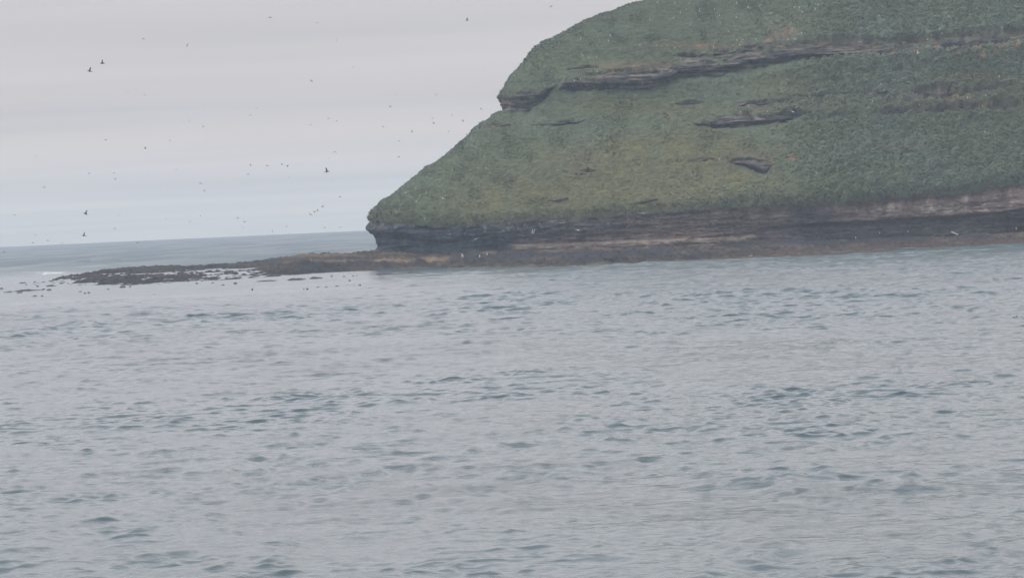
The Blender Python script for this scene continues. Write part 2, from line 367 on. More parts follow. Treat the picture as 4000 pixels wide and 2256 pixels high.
# low sandy step at the foot
foot = .35*sm(.20, .10, tc_)*sm(1980, 2080, cpx)*(1-sm(2900, 3000, cpx))
blk = np.round(3*vn(cX*.9, cY*.9, cZ*.9, seed=96))/3
cst = .13*vn(cX*.35, 0, cZ*2.6, seed=91)+.08*vn(cX*.8, 0, cZ*6, seed=92)+.26*vn(cX*.7, cY*.7, cZ*.35, seed=93)+.20*vn(cX*2.1, cY*2.1, cZ*.7, seed=94)+.12*blk+.10*fbm(cX*4, cY*4, cZ*4, o=2, seed=95)
top_blend = sm(1.0, .93, tc_)
cd = (rec+foot+cst)*top_blend+(1-top_blend)*out_[0][None, :]
cXX = cX+cnx*cd; cYY = cY+cny*cd
cc = rock_colour(cX, cY, cZ, 100); cc = cc*.55+.45*rock_colour(cX*2.5, cY, cZ*.25, 101)
lum = fbm(cX*.35, 0, cZ*.9, o=4, seed=105); streak = vn(cX*1.2, 0, cZ*.25, seed=106); fine = fbm(cX*2.2, cY, cZ*5, o=3, seed=107)
vs = fbm(cX*1.3, 0, cZ*.35, o=3, seed=108)
cc = cc*(1+.35*vs)[..., None]
blu = sm(2300, 1750, cpx)[..., None]; cc = cc*(1+blu*np.array((.12, .38, .62)))  # blue cast of sky and haze put into the left rock colour
cc = mixc(cc, (.125, .108, .098), np.clip(sm(2150, 2700, cpx)*(1-sm(3050, 3120, cpx))*(.72+.7*lum+.3*streak), 0, 1))
cc = mixc(cc, (.105, .09, .085), np.clip(sm(2000, 2300, cpx)*.5+.3*lum, 0, 1)*sm(.25, .5, tc_)*.5)
# pale sandy foot band
fl = poly(cpx, [(1850, 965), (2020, 968), (2300, 962), (2450, 955), (2600, 948), (2680, 940), (2760, 938), (2950, 930)])
ft = poly(cpx, [(1900, 6), (2020, 16), (2300, 14), (2450, 20), (2600, 14), (2690, 8), (2760, 18), (2940, 16), (2965, 4)])
fb = np.exp(-((cpy-fl+5)/np.maximum(ft*.62, 2))**2)*sm(1960, 2040, cpx)*(1-sm(2945, 2965, cpx))
cc = mixc(cc, (.30, .245, .20), np.clip(fb*1.1*(1+.4*fine), 0, .9))
cc = mixc(cc, (.17, .135, .12), np.clip(np.exp(-((cpy-fl+28)/20)**2)*sm(1980, 2200, cpx)*(1-sm(2700, 2800, cpx))*(.5+.8*lum+.5*streak), 0, .7))
# warm light band of the right half, streaked with white
pb = sm(3180, 3420, cpx+60*lum)*(1-sm(-8, 4, cpy-rline))*(.75+.5*lum+.35*streak)
pb *= sm(-6, 12, cpy-poly(cpx, edge))
cc = mixc(cc, (.235, .19, .165), np.clip(pb, 0, 1))
gu = pb*sm(.18, .55, fine+.3*streak)
cc = mixc(cc, (.42, .37, .32), np.clip(gu, 0, .8))
cc = mixc(cc, (.06, .085, .06), np.clip(np.exp(-(((cpx-3690)/150)**2+((cpy-903)/14)**2)), 0, .7))
cc = mixc(cc, (.085, .078, .075), np.clip(.5*sm(.2, .6, lum+.4*vs)+.35, 0, .8)*(cpy > rline)*wr*.6)
cc = mixc(cc, (.020, .024, .030), sm(.30, .62, vn(cX*.45, 0, cZ*4.2, seed=110)+.25*fine)*.4)
cc = mixc(cc, (.155, .140, .125), sm(.42, .7, vn(cX*.8, 0, cZ*5.0, seed=111)+.3*fine)*.32)
cc = mixc(cc, (.105, .10, .075), sm(.90, .99, tc_+.03*fine)*.8)
fl_ = sm(.38, .62, fbm(cX*3.2, cY*3, cZ*3.6, o=2, seed=109))*sm(.55, .80, tc_)*(1-sm(2300, 2700, cpx))
cc = mixc(cc, (.24, .21, .18), fl_*.8)
nose = np.exp(-(((cpx-1480)/45)**2+((cpy-898)/16)**2)); cc = mixc(cc, (.15, .125, .115), nose*.6)
tbw = sm(.90, 1.0, tc_)
cXX = lerp(cXX, HX[0][None, :], tbw); cYY = lerp(cYY, HY[0][None, :], tbw); cZ = cZ+(HZ[0]-cZ[-1])[None, :]*sm(.85, 1.0, tc_)
cliffP = np.stack([cXX, cYY, cZ], -1)
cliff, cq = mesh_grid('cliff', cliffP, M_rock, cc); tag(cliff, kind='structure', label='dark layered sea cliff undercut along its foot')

# ------------------------------------------------------------------ rock shelf at the foot of the headland
front = [(-400, 1135), (150, 1124), (248, 1120), (349, 1116), (582, 1111), (776, 1099), (1000, 1085), (1194, 1070), (1408, 1058), (1582, 1050), (1699, 1047), (2000, 1046), (2200, 1042), (2500, 1031), (3000, 1006), (3500, 977), (4000, 952), (4700, 915)]
back = [(-400, 1110), (150, 1100), (250, 1075), (349, 1063), (450, 1054), (543, 1047), (737, 1038), (893, 1031), (1000, 1020), (1078, 1006), (1150, 1000), (1245, 991), (1349, 991), (1420, 983), (1466, 978), (1700, 986), (2000, 974), (2200, 968), (2500, 956), (3000, 945), (3600, 925), (4000, 905), (4700, 872)]
pxs = np.concatenate([np.arange(100, 4100, 4.0), np.arange(4100, 4700, 20)])
ts = np.concatenate([np.linspace(-.10, 1.0, 230), 1+np.array([.02, .06, .12])])
sx, st = np.meshgrid(pxs, ts)
yf, yb = poly(sx, front), poly(sx, back)
tcl = np.clip(st, 0, 1)
Yf = on_plane(pxs, poly(pxs, front))[:, 1]
gback = on_plane(pxs, poly(pxs, back), .15)[:, 1]
wgt = sm(880, 1300, pxs)
Yb = lerp(np.minimum(gback, 430), 348, wgt); Yb = lerp(Yb, YC+1.0, sm(1300, 1470, pxs))
Yb = np.maximum(Yb, Yf+8)
eta = sm(0, 1, tcl)*.3+tcl*.7
sY = Yf[None, :]+(Yb-Yf)[None, :]*st
syy = yf+(yb-yf)*st
sP = at_depth(sx, np.maximum(syy, yb-0), sY)
sP = at_depth(sx, syy, np.where(st > 1, Yb[None, :]+(st-1)*60, sY))
low = sm(1500, 900, sx)                     # the far low part of the reef
z = sP[..., 2].copy()
z = np.where(st > 1, sP[-4, :, 2][None, :]-(st-1)*30*np.where(sx > 1475, 0.15, 1.0), z)
z = np.where(st < 0, st*4, z)
gn = fbm(sP[..., 0]*.45, sP[..., 1]*.10, o=4, seed=120); fn = fbm(sP[..., 0]*1.7, sP[..., 1]*.45, o=3, seed=121)
rf = fbm(sP[..., 0]*4.5, sP[..., 1]*1.2, o=2, seed=122)
z = z+(.16*gn+.16*fn+.12*rf)*sm(-.1, .25, st)*np.where(sx < 1475, 1, (1-sm(.9, 1, tcl)))+.05*fn+.15*sm(1000, 600, sx)*sm(.02, .12, st)+.08*sm(1000, 1200, sx)*sm(1750, 1600, sx)*sm(.0, .08, st)
z = z+.30*np.maximum(0, fn)*sm(.75, .25, np.abs(st-.32)*2)*sm(900, 1200, sx)
gaps = [(330, 1073, 540, 1064, 4.5), (365, 1080, 720, 1069, 3.5), (300, 1092, 400, 1089, 3), (270, 1110, 400, 1108, 4.5), (430, 1103, 740, 1089, 1.6), (480, 1092, 600, 1087, 1.6),
        (800, 1046, 940, 1041, 2), (640, 1062, 730, 1056, 1.6), (1300, 1039, 1365, 1036, 2), (540, 1077, 640, 1074, 2), (760, 1062, 850, 1057, 1.2), (1600, 1052, 2000, 1031, 3.2), (2000, 1031, 2190, 1026, 3), (2360, 1019, 2560, 1012, 2.4), (2080, 1042, 2300, 1036, 2)]
gm = np.zeros_like(z)
for x0, y0, x1, y1, h in gaps:
    u = (sx-x0)/(x1-x0); yl = y0+(y1-y0)*np.clip(u, 0, 1); hh = .75*h*np.clip(np.minimum(u, 1-u)*6, 0, 1)+.01
    hh = hh*(1+.5*vn(sx/22, y0, seed=130))
    gm = np.maximum(gm, np.where((u > 0) & (u < 1), 1-sm(.75, 1.15, np.abs(syy-yl)/hh), 0))
z = z*(1-gm)-.45*gm
# ragged end of the reef and of its front edge
ends = sm(160, 420, sx)+.0
z = z-(1-ends)*(.30+.4*np.abs(gn))
z = z-.10*sm(700, 300, sx)*(1-sm(.0, .35, fn+.35*gn+.3))
sP[..., 2] = z
sc = np.ones(z.shape+(3,))*np.array((.046, .040, .036))
p1 = fbm(sx/120, syy/9, o=4, seed=140); p2 = fbm(sx/35, syy/4, o=3, seed=141)
sc = mixc(sc, (.024, .025, .027), sm(-.05, .35, p1+.6*p2))
sc = sc*(1+.55*fbm(sx/11, syy/1.8, o=3, seed=142))[..., None]
sc = mixc(sc, (.125, .10, .075), np.clip(sm(.1, .5, -p1-.3*p2)*sm(700, 1100, sx)*sm(.25, .5, st), 0, .6))
for cx, cy, rx, ry in [(1220, 1043, 60, 9), (1180, 1040, 40, 7), (1250, 1050, 60, 8), (1450, 1030, 45, 5), (1390, 1037, 60, 5), (1625, 1023, 22, 5), (1800, 1015, 80, 6), (1950, 1010, 160, 12), (2250, 1000, 260, 12), (2620, 982, 120, 9), (940, 1048, 25, 7),
                       (3150, 955, 200, 9), (3650, 936, 200, 8), (3820, 930, 80, 8), (1330, 1043, 40, 6), (1500, 1040, 60, 5), (2500, 990, 150, 6)]:
    w = np.exp(-(((sx-cx)/rx)**2+((syy-cy)/ry)**2)); sc = mixc(sc, (.030, .034, .040), np.clip(w*1.2*(1+.5*p2), 0, .9))
    sP[..., 2] += .22*w*(1+p2)*(z > -.1)*np.where(syy < 1045, 1, .4)
for cx, cy, rx, ry in [(1180, 1027, 80, 7), (1330, 1024, 70, 6), (1560, 1018, 90, 5), (1700, 1014, 60, 7), (1250, 1000, 160, 5)]:
    w = np.exp(-(((sx-cx)/rx)**2+((syy-cy)/ry)**2)); sc = mixc(sc, (.20, .145, .095), np.clip(w*(1+.5*p2), 0, .8))
sc = mixc(sc, (.066, .048, .038), np.clip(sm(2700, 3100, sx)*sm(.55, .2, st)*(.8+.5*p2), 0, .9))
sc = mixc(sc, (.085, .095, .068), np.clip(sm(1400, 1800, sx)*(1-sm(2900, 3100, sx))*sm(.12, .02, st), 0, .8))
sc = sc*(1-.38*sm(1500, 1250, sx))[..., None]
shelf, sq = mesh_grid('rock_shelf', sP, M_shelf, sc); tag(shelf, kind='structure', label='low brown wave-cut rock shelf awash at its edges')

# ------------------------------------------------------------------ sea
def geom(y0, y1, a, k):
    r, y = [], y0
    while y < y1: r.append(y); y += a*max(1.0, (y/40))**k
    return r
ys = np.array(list(np.arange(-14, 34, .5))+geom(34, 330, .05, 1.03)+geom(330, SEA_END, 1.1, .55)+[SEA_END])
ss = np.concatenate([np.linspace(-1.2, -.235, 60)[:-1], np.linspace(-.235, .235, 1050), np.linspace(.235, 1.2, 60)[1:]])
s2, y2 = np.meshgrid(ss, ys)
x2 = (y2+6)*s2
x2 = x2.astype(np.float64)
dy = np.gradient(ys)[:, None]*np.ones_like(x2)
spx, spy = proj(np.stack([x2, np.maximum(y2, 5), x2*0], -1))
zz = np.zeros_like(x2); dxx = np.zeros_like(x2); dyy = np.zeros_like(x2)
gust = (1.0+.14*fbm(x2/22, y2/38, o=3, seed=202))*(.80+.50*sm(-.15, .6, vn(x2/.9, y2/1.0, seed=205)+.6*vn(x2/6, y2/5, seed=206)))
beyond = sm(330, 420, y2)
patch = sm(-.25, .25, fbm(x2/8, y2/40, o=3, seed=207))
calm = np.clip(sm(2500, 900, spx)*sm(165, 240, y2+28*fbm(x2/30, y2/22, o=3, seed=215))*(1-sm(300, 340, y2))*.92+.55*sm(800, 200, spx)*sm(290, 320, y2)*(1-sm(430, 520, y2)), 0, 1)
calm = np.clip(calm+.12*sm(.2, .7, fbm(x2/25+5, y2/14, o=3, seed=203))*(y2 < 330), 0, .95)
amp_f = gust*(1-calm)*(1+.6*beyond)*(1-.7*sm(500, 1000, y2))
wr_ = np.random.default_rng(3)
waves = []
for i in range(120):
    lam = math.exp(wr_.uniform(math.log(.20), math.log(3.4)))
    th = math.radians(-78)+wr_.normal(0, .75)
    sl_ = .0165*(1.6 if .22 < lam < .8 else .72)
    waves.append((lam, th, sl_))
for i in range(16):
    waves.append((wr_.uniform(4, 18), math.radians(-74)+wr_.normal(0, .5), .0055))
far_gain = .75*sm(60, 200, y2)+1.6*beyond
for lam, th, sl_ in waves:
    k = 2*math.pi/lam; kx, ky = k*math.cos(th), k*math.sin(th)
    ph = wr_.uniform(0, 6.283)
    lod = np.clip(lam/(dy*2.2)-.6, 0, 1)
    if lod.max() <= 0: continue
    rows = lod[:, 0] > 0
    arg = kx*x2[rows]+ky*y2[rows]+ph
    A = sl_/k*lod[rows]*amp_f[rows]*(1+far_gain[rows]*min(1, lam/.8))
    zz[rows] += A*np.cos(arg); s = np.sin(arg)*A*1.0
    dxx[rows] -= s*math.cos(th); dyy[rows] -= s*math.sin(th)
# swell line that breaks off the reef tip
pc = on_plane(np.array([60., 200.]), np.array([1072., 1071.]))
yb_ = np.interp(x2, pc[:, 0], pc[:, 1])
wv = sm(-10, 60, spx)*(1-sm(250, 330, spx))
zz += .40*np.exp(-((y2-yb_)/3.0)**2)*wv
foam = np.exp(-((y2-yb_+2.0+1.5*vn(x2*.9, 0, seed=210))/(1.3+.6*vn(x2*2.5, 4, seed=212)))**2)*sm(-.9, -.1, vn(x2*1.7, y2*.5, seed=213))*sm(130, 160, spx)*(1-sm(235, 265, spx+8*vn(x2*2, 1, seed=211)))
seaP = np.stack([x2+dxx, y2+dyy, zz], -1); seaP[-1, :, 2] = 0
M_sea = new_mat('sea_water'); Nn, Ll, p = nodes(M_sea)
p.inputs['Base Color'].default_value = (.044, .076, .088, 1); p.inputs['IOR'].default_value = 1.333
p.inputs['Roughness'].default_value = .10
at = Nn.new('ShaderNodeAttribute'); at.attribute_name = 'ripple'
af = Nn.new('ShaderNodeAttribute'); af.attribute_name = 'foam'
mx = Nn.new('ShaderNodeMix'); mx.data_type = 'RGBA'; mx.inputs[6].default_value = (.044, .076, .088, 1); mx.inputs[7].default_value = (.6, .62, .63, 1)
Ll.new(af.outputs['Fac'], mx.inputs[0]); Ll.new(mx.outputs[2], p.inputs['Base Color'])
ar = Nn.new('ShaderNodeAttribute'); ar.attribute_name = 'micro'; Ll.new(ar.outputs['Fac'], p.inputs['Roughness'])
tcd = Nn.new('ShaderNodeTexCoord'); prev = None
for (scx, scy, dist) in ((5.0, 6.5, .032), (2.2, 3.4, .075), (.9, 1.3, .07), (.22, .34, .26), (.05, .04, 2.6)):
    mp = Nn.new('ShaderNodeMapping'); mp.inputs['Scale'].default_value = (scx, scy, 1); Ll.new(tcd.outputs['Object'], mp.inputs[0])
    mp.inputs['Rotation'].default_value = (0, 0, .15)
    nn = Nn.new('ShaderNodeTexNoise'); nn.inputs['Scale'].default_value = 1; nn.inputs['Detail'].default_value = 3; Ll.new(mp.outputs[0], nn.inputs['Vector'])
    b = Nn.new('ShaderNodeBump'); b.inputs['Distance'].default_value = dist; Ll.new(nn.outputs['Fac'], b.inputs['Height']); Ll.new(at.outputs['Fac'], b.inputs['Strength'])
    if prev: Ll.new(prev, b.inputs['Normal'])
    prev = b.outputs[0]
Ll.new(prev, p.inputs['Normal'])
ripple = np.clip(.55*(1-calm)*(.8+.9*beyond*patch), .03, 1)
micro = .12+.07*beyond+.10*beyond*patch+(.07+sm(60, 260, y2)*.08+beyond*.12)*(1-.85*calm)+.5*foam   # unresolved ripples of the distant, wind-ruffled water
sea, _ = mesh_grid('sea', seaP, M_sea, None, {'ripple': ripple, 'foam': foam, 'micro': micro})
tag(sea, kind='structure', label='grey choppy sea with teal wave faces')

# ------------------------------------------------------------------ ray casting onto what has been built
def bvh(P, q): return BVHTree.FromPolygons(P.reshape(-1, 3).tolist(), q.tolist())
trees_ = [bvh(hillP, hq), bvh(cliffP, cq), bvh(sP, sq)]
def hit(x, y):
    d = rays(np.array(float(x)), np.array(float(y))); d = Vector(d/np.linalg.norm(d)); best = None
    for t in trees_:
        loc, nor, i, dist = t.ray_cast(Vector(C0), d)
        if loc is not None and (best is None or dist < best[1]): best = (loc, dist)
    if best and best[0].z > -.05: return best[0]
    P = on_plane(np.array(float(x)), np.array(float(y))); return Vector(P)

# ------------------------------------------------------------------ birds
def lathe(prof, seg=10, bend=None):         # rings along x: (x, z centre, half width, half height)
    V, F = [], []
    for (x, zc, ry, rz) in prof:
        for k in range(seg):
            a = 2*math.pi*k/seg; V.append((x, ry*math.cos(a), zc+rz*math.sin(a)))
    for i in range(len(prof)-1):
        for k in range(seg):
            F.append((i*seg+k, i*seg+(k+1) % seg, (i+1)*seg+(k+1) % seg, (i+1)*seg+k))
    F.append(tuple(range(seg))[::-1]); F.append(tuple((len(prof)-1)*seg+k for k in range(seg)))
    return V, F
def py_mesh(name, V, F, cols, mat):
    me = bpy.data.meshes.new(name); me.from_pydata(V, [], F); me.update()
    me.polygons.foreach_set('use_smooth', [True]*len(F))
    attrs(me, np.array(cols, np.float32)); me.materials.append(mat); return me
DARK, WHITE, GREY = (.070, .073, .078), (.56, .56, .55), (.14, .145, .155)
def flying_mesh(name, inner, outer, sweep, fold=1.0, belly=WHITE, back=DARK):
    """small auk in flight: spindle body, two tapering cranked wings, short tail, heading +x"""
    prof = [(-.17, .0, .012, .006), (-.13, .0, .024, .016), (-.06, .0, .045, .042), (.02, .0, .052, .050), (.08, .004, .040, .040), (.12, .012, .030, .034), (.145, .014, .024, .026), (.17, .010, .010, .018), (.20, .004, .003, .006)]
    V, F = lathe(prof, 10)
    V = list(V); cols = []
    for v in V: cols.append(belly if (v[2] < -.004 and v[0] < .13) else back)
    for i in range(len(V)):
        if V[i][0] > .16: cols[i] = (.45, .16, .06)
    for sgn in (-1, 1):
        y, zz_, st = .035, .012, []
        segs = [(0, .0, .115, .0), (.07*fold, inner, .100, .02), (.08*fold, inner, .085, .035), (.07*fold, outer, .065, .05), (.06*fold, outer, .030, .07)]
        xo = .03
        for ln, ang, ch, sw in segs:
            y += ln*math.cos(R(ang)); zz_ += ln*math.sin(R(ang)); st.append((xo-sw*sweep, y, zz_, ch))
        b0 = len(V)
        for (xc, yy, zc, ch) in st:
            for (fx, tz) in ((.5, 0), (.1, .009), (-.5, 0), (.1, -.006)):
                V.append((xc+fx*ch, sgn*yy, zc+tz)); cols.append(back if tz >= 0 else GREY)
        for i in range(len(st)-1):
            for k in range(4):
                a, b = b0+i*4+k, b0+i*4+(k+1) % 4
                f = (a, b, b+4, a+4); F.append(f if sgn > 0 else f[::-1])
        F.append(tuple(b0+k for k in range(4))); F.append(tuple(b0+(len(st)-1)*4+k for k in range(4)))
    b0 = len(V)
    for v in ((-.13, -.018, .004), (-.13, .018, .004), (-.22, .036, .0), (-.225, 0, .003), (-.22, -.036, .0)):
        V.append(v); cols.append(back)
    for v in ((-.13, -.018, -.004), (-.13, .018, -.004), (-.22, .036, -.004), (-.225, 0, -.004), (-.22, -.036, -.004)):
        V.append(v); cols.append(back)
    F += [(b0, b0+1, b0+2, b0+3, b0+4), (b0+9, b0+8, b0+7, b0+6, b0+5)]
    for k in range(5): F.append((b0+k, b0+5+k, b0+5+(k+1) % 5, b0+(k+1) % 5))
    return py_mesh(name, V, F, cols, M_bird)
FLY = {'glide': flying_mesh('seabird_gliding', 6, -8, 1.0), 'up': flying_mesh('seabird_wings_raised', 52, 62, .8),
       'high': flying_mesh('seabird_wings_high', 72, 80, .7), 'down': flying_mesh('seabird_wings_lowered', -18, -50, .8),
       'flat': flying_mesh('seabird_wings_level', 2, 0, .6),
       'wup': flying_mesh('white_seabird_wings_raised', 40, 50, .8, back=(.55, .56, .57)), 'wglide': flying_mesh('white_seabird_gliding', 8, -5, 1, back=(.6, .61, .62))}
def puffin_mesh(name, lean=0.0, tall=1.0, head=DARK, wingc=DARK):
    """upright auk: dark back and wings, white front, orange bill and feet, facing +x"""
    prof = [(.02, .0, .030, .030), (.05, .004, .055, .052), (.10, .006, .068, .066), (.15, .004, .064, .060), (.19, .002, .050, .050), (.215, .006, .040, .042), (.24, .010, .042, .044), (.265, .010, .036, .038), (.285, .006, .018, .020)]
    V, F = [], []; seg = 12; cols = []
    for (z_, xc, ry, rx) in prof:
        for k in range(seg):
            a = 2*math.pi*k/seg; x = xc+rx*math.cos(a)+lean*z_; V.append((x, ry*math.sin(a), z_*tall))
            c = math.cos(a)
            if z_ < .20: cols.append(WHITE if c > -.25 else wingc)
            elif z_ < .22: cols.append(head)
            elif z_ < .27: cols.append((.7, .7, .68) if (c > .1) else head)
            else: cols.append(head)
    for i in range(len(prof)-1):
        for k in range(seg):
            F.append((i*seg+k, i*seg+(k+1) % seg, (i+1)*seg+(k+1) % seg, (i+1)*seg+k))
    F.append(tuple(range(seg))[::-1]); F.append(tuple((len(prof)-1)*seg+k for k in range(seg)))
    def lump(cx, cy, cz, rx, ry, rz, col):
        b = len(V)
        for i in range(1, 5):
            ph = math.pi*i/5
            for k in range(6):
                a = 2*math.pi*k/6; V.append((cx+rx*math.sin(ph)*math.cos(a)+lean*cz, cy+ry*math.sin(ph)*math.sin(a), (cz+rz*math.cos(ph))*tall)); cols.append(col)
        for i in range(3):
            for k in range(6): F.append((b+i*6+k, b+(i+1)*6+k, b+(i+1)*6+(k+1) % 6, b+i*6+(k+1) % 6))
        F.append(tuple(b+k for k in range(6))); F.append(tuple(b+18+k for k in range(6))[::-1])
    lump(.060, 0, .244, .032, .010, .018, (.55, .17, .05))          # bill
    for s in (-1, 1):
        lump(-.012, s*.062, .12, .045, .013, .080, wingc)             # folded wing
        lump(.02, s*.028, .010, .026, .016, .012, (.6, .22, .06))    # foot
    lump(-.060, 0, .055, .030, .026, .030, wingc)                    # tail
    return py_mesh(name, V, F, cols, M_bird)
PUF = {'stand': puffin_mesh('standing_puffin'), 'lean': puffin_mesh('leaning_puffin', .35), 'gull': puffin_mesh('standing_gull', .25, 1.15, head=WHITE, wingc=(.45, .46, .48))}
def put(mesh, name, loc, eul, scale=1.0):
    o = bpy.data.objects.new(name, mesh); COL.objects.link(o); o.location = loc; o.rotation_euler = eul; o.scale = (scale,)*3; return o
ORD = ['', 'first', 'second', 'third', 'fourth', 'fifth', 'sixth', 'seventh', 'eighth', 'ninth', 'tenth', 'eleventh', 'twelfth', 'thirteenth', 'fourteenth', 'fifteenth', 'sixteenth', 'seventeenth', 'eighteenth', 'nineteenth', 'twentieth',
       'twenty-first', 'twenty-second', 'twenty-third', 'twenty-fourth', 'twenty-fifth', 'twenty-sixth', 'twenty-seventh', 'twenty-eighth', 'twenty-ninth', 'thirtieth']
# larger birds, each posed by eye: px, py, span in photo pixels, mesh, heading (0 = to the right), bank, nose up, label
big = [
    (732, 177, 27, 'flat', 100, -58, 32, 'largest dark seabird, steeply banked with one wing up, high in the upper left'),
    (400, 248, 26, 'up', 200, -38, 0, 'dark turning seabird with curved wing, upper bird of the close pair at upper left'),
    (351, 279, 24, 'high', 185, 0, 10, 'dark seabird with wings straight up, lower bird of the pair at upper left'),
    (560, 152, 18, 'down', 80, 14, 22, 'seabird on drooped wings between the largest banked bird and the upper left pair'),
    (1055, 69, 27, 'flat', 92, 2, 24, 'pale grey seabird gliding straight on with wide level wings, near the top edge'),
    (1239, 89, 16, 'down', 70, 10, 0, 'dark seabird with bowed wings, high in the middle, right of the wide gliding bird'),
    (1825, 80, 16, 'high', 170, 6, 0, 'lone dark seabird with wings closed upward, high left of the hilltop'),
    (1879, 425, 20, 'flat', 80, 48, 28, 'brown seabird banking beside the rocky nose of the headland'),
    (335, 835, 22, 'high', 190, -12, 20, 'dark climbing seabird, upper of the two large ones over the left horizon'),
    (328, 920, 24, 'up', 190, -32, 8, 'pale-bellied seabird with raised wing, lower of two large ones over the left horizon'),
    (1276, 671, 24, 'high', 8, -6, 4, 'large white-bellied seabird with dark wings straight up, left of the headland slope'),
    (1064, 904, 22, 'flat', 100, 75, 25, 'white-sided seabird banked on edge, touching the horizon left of the cliff'),
    (445, 675, 14, 'down', 60, 20, 0, 'darker seabird of the two flying one above the other at mid left'),
    (139, 611, 14, 'flat', 70, -16, 25, 'seabird with tilted wings at the far left middle of the sky'),
    (137, 917, 14, 'down', 75, 18, 0, 'seabird with bowed wings low above the horizon near the left edge'),
    (1284, 619, 13, 'down', 80, 15, 0, 'seabird with arched wings directly above the large white-bellied one'),
    (2232, 111, 14, 'high', 170, 14, 30, 'slim grey bird taking off from the skyline of the upper hill'),
]
small_sky = [(500, 358), (232, 479), (564, 371), (795, 439), (978, 449), (793, 494), (740, 470), (412, 547), (664, 549), (1316, 157), (1216, 315), (1544, 369), (1705, 372), (1525, 418), (1282, 463), (1315, 473), (1213, 488),
             (1690, 462), (1695, 480), (1766, 449), (1809, 473), (1870, 480), (1497, 494), (1609, 514), (1752, 515), (1824, 529), (1002, 422), (1380, 262), (1559, 550), (2153, 25),
             (568, 580), (347, 677), (450, 701), (172, 731), (688, 661), (782, 715), (799, 744), (979, 646), (969, 680), (58, 840), (467, 841), (647, 854), (742, 865), (782, 844), (929, 851), (955, 866), (949, 889), (450, 894),
             (188, 939), (127, 948), (243, 948), (16, 986), (538, 946), (1309, 593), (1045, 647), (1102, 643), (1123, 647), (1130, 691), (1557, 612), (1327, 768), (1260, 808), (1240, 822), (1229, 829), (1213, 837), (1119, 882), (1128, 913), (1268, 889), (1331, 887), (1577, 730)]
faint = {(500, 358), (232, 479), (795, 439), (740, 470), (1316, 157), (1766, 449), (1870, 480), (1752, 515), (1002, 422), (1380, 262), (1559, 550), (688, 661), (467, 841), (647, 854), (782, 844), (1130, 691), (949, 889)}
def fly(name, x, y, dist, mesh, hdg, bank, pitch, scale=1.0):
    P = at_depth(np.array(float(x)), np.array(float(y)), dist)
    P[2] = max(P[2], .6)
    m = Matrix.Rotation(R(hdg), 4, 'Z') @ Matrix.Rotation(R(-pitch), 4, 'Y') @ Matrix.Rotation(R(bank), 4, 'X')
    return put(FLY[mesh], name, P, m.to_euler(), scale)
for (x, y, sp, mesh, hdg, bank, pit, lab) in big:
    size = {'flat': .62, 'glide': .60, 'up': .46, 'high': .36, 'down': .50}[mesh]
    dist = min(1.15*size*FPX/sp, 640)
    if x > 2000: dist = 312
    o = fly('flying_seabird', x, y, dist, mesh, hdg, bank, pit)
    tag(o, lab, 'bird', 'seabirds circling in the sky left of the headland')
rows_ = [(0, 330, 'topmost sky'), (330, 455, 'sky level with the rocky nose'), (455, 560, 'sky just below the rocky nose'), (560, 700, 'middle sky'), (700, 852, 'lower sky'), (852, 1000, 'sky band over the horizon')]
rb = random.Random(5)
for (y0, y1, where) in rows_:
    for i, (x, y) in enumerate(sorted(b for b in small_sky if y0 <= b[1] < y1)):
        f = (x, y) in faint
        mesh = rb.choice(['glide', 'down', 'up', 'flat', 'down']); 
        o = fly('flying_seabird', x, y, rb.uniform(520, 640) if f else rb.uniform(360, 450)+(70 if y > 850 else 0), mesh, rb.choice([70, 110, 50, 130, 180, 0])+rb.uniform(-15, 15), rb.uniform(-40, 40), rb.uniform(5, 28), .9 if f else 1.0)
        look = {'glide': 'gliding', 'down': 'wings lowered', 'up': 'wings raised', 'flat': 'wings level'}[mesh]
        tag(o, f"{'faint' if f else 'small'} seabird, {ORD[i+1]} from the left in the {where}", 'bird', 'seabirds circling in the sky left of the headland')
for (x, y, dist, mesh, hdg, bank, lab) in [
        (1729, 774, 268, 'wglide', 75, 20, 'white seabird gliding in front of the lower left slope, just over the grass'),
        (1858, 934, 276, 'wglide', 100, -15, 'pale seabird gliding in front of the dark undercut cliff at left'),
        (2258, 899, 276, 'wglide', 60, 12, 'white seabird flying in front of the dark cliff right of the small ladder'),
        (2513, 833, 280, 'wglide', 80, 0, 'white seabird skimming along the grassy cliff edge at mid frame'),
        (3586, 208, 280, 'wup', 30, 35, 'bright white seabird with spread wings just below the upper ledge at right'),
        (3531, 166, 290, 'wglide', 80, 8, 'white seabird gliding in front of the long upper ledge'),
        (3015, 52, 300, 'wglide', 80, 5, 'white seabird with wide wings near the top edge over the slope'),
        (3097, 437, 285, 'wglide', 60, 25, 'white seabird slanting over the middle rock ledge'),
        (2919, 534, 285, 'wglide', 90, 5, 'white seabird skimming the yellowish grass at mid slope'),
        (1577+8, 752, 285, 'wglide', 90, -5, 'small pale seabird hugging the lower left skyline of the slope')]:
    o = fly('flying_seabird', x, y, dist, mesh, hdg, bank, 0); tag(o, lab, 'bird', 'pale seabirds flying in front of the headland')

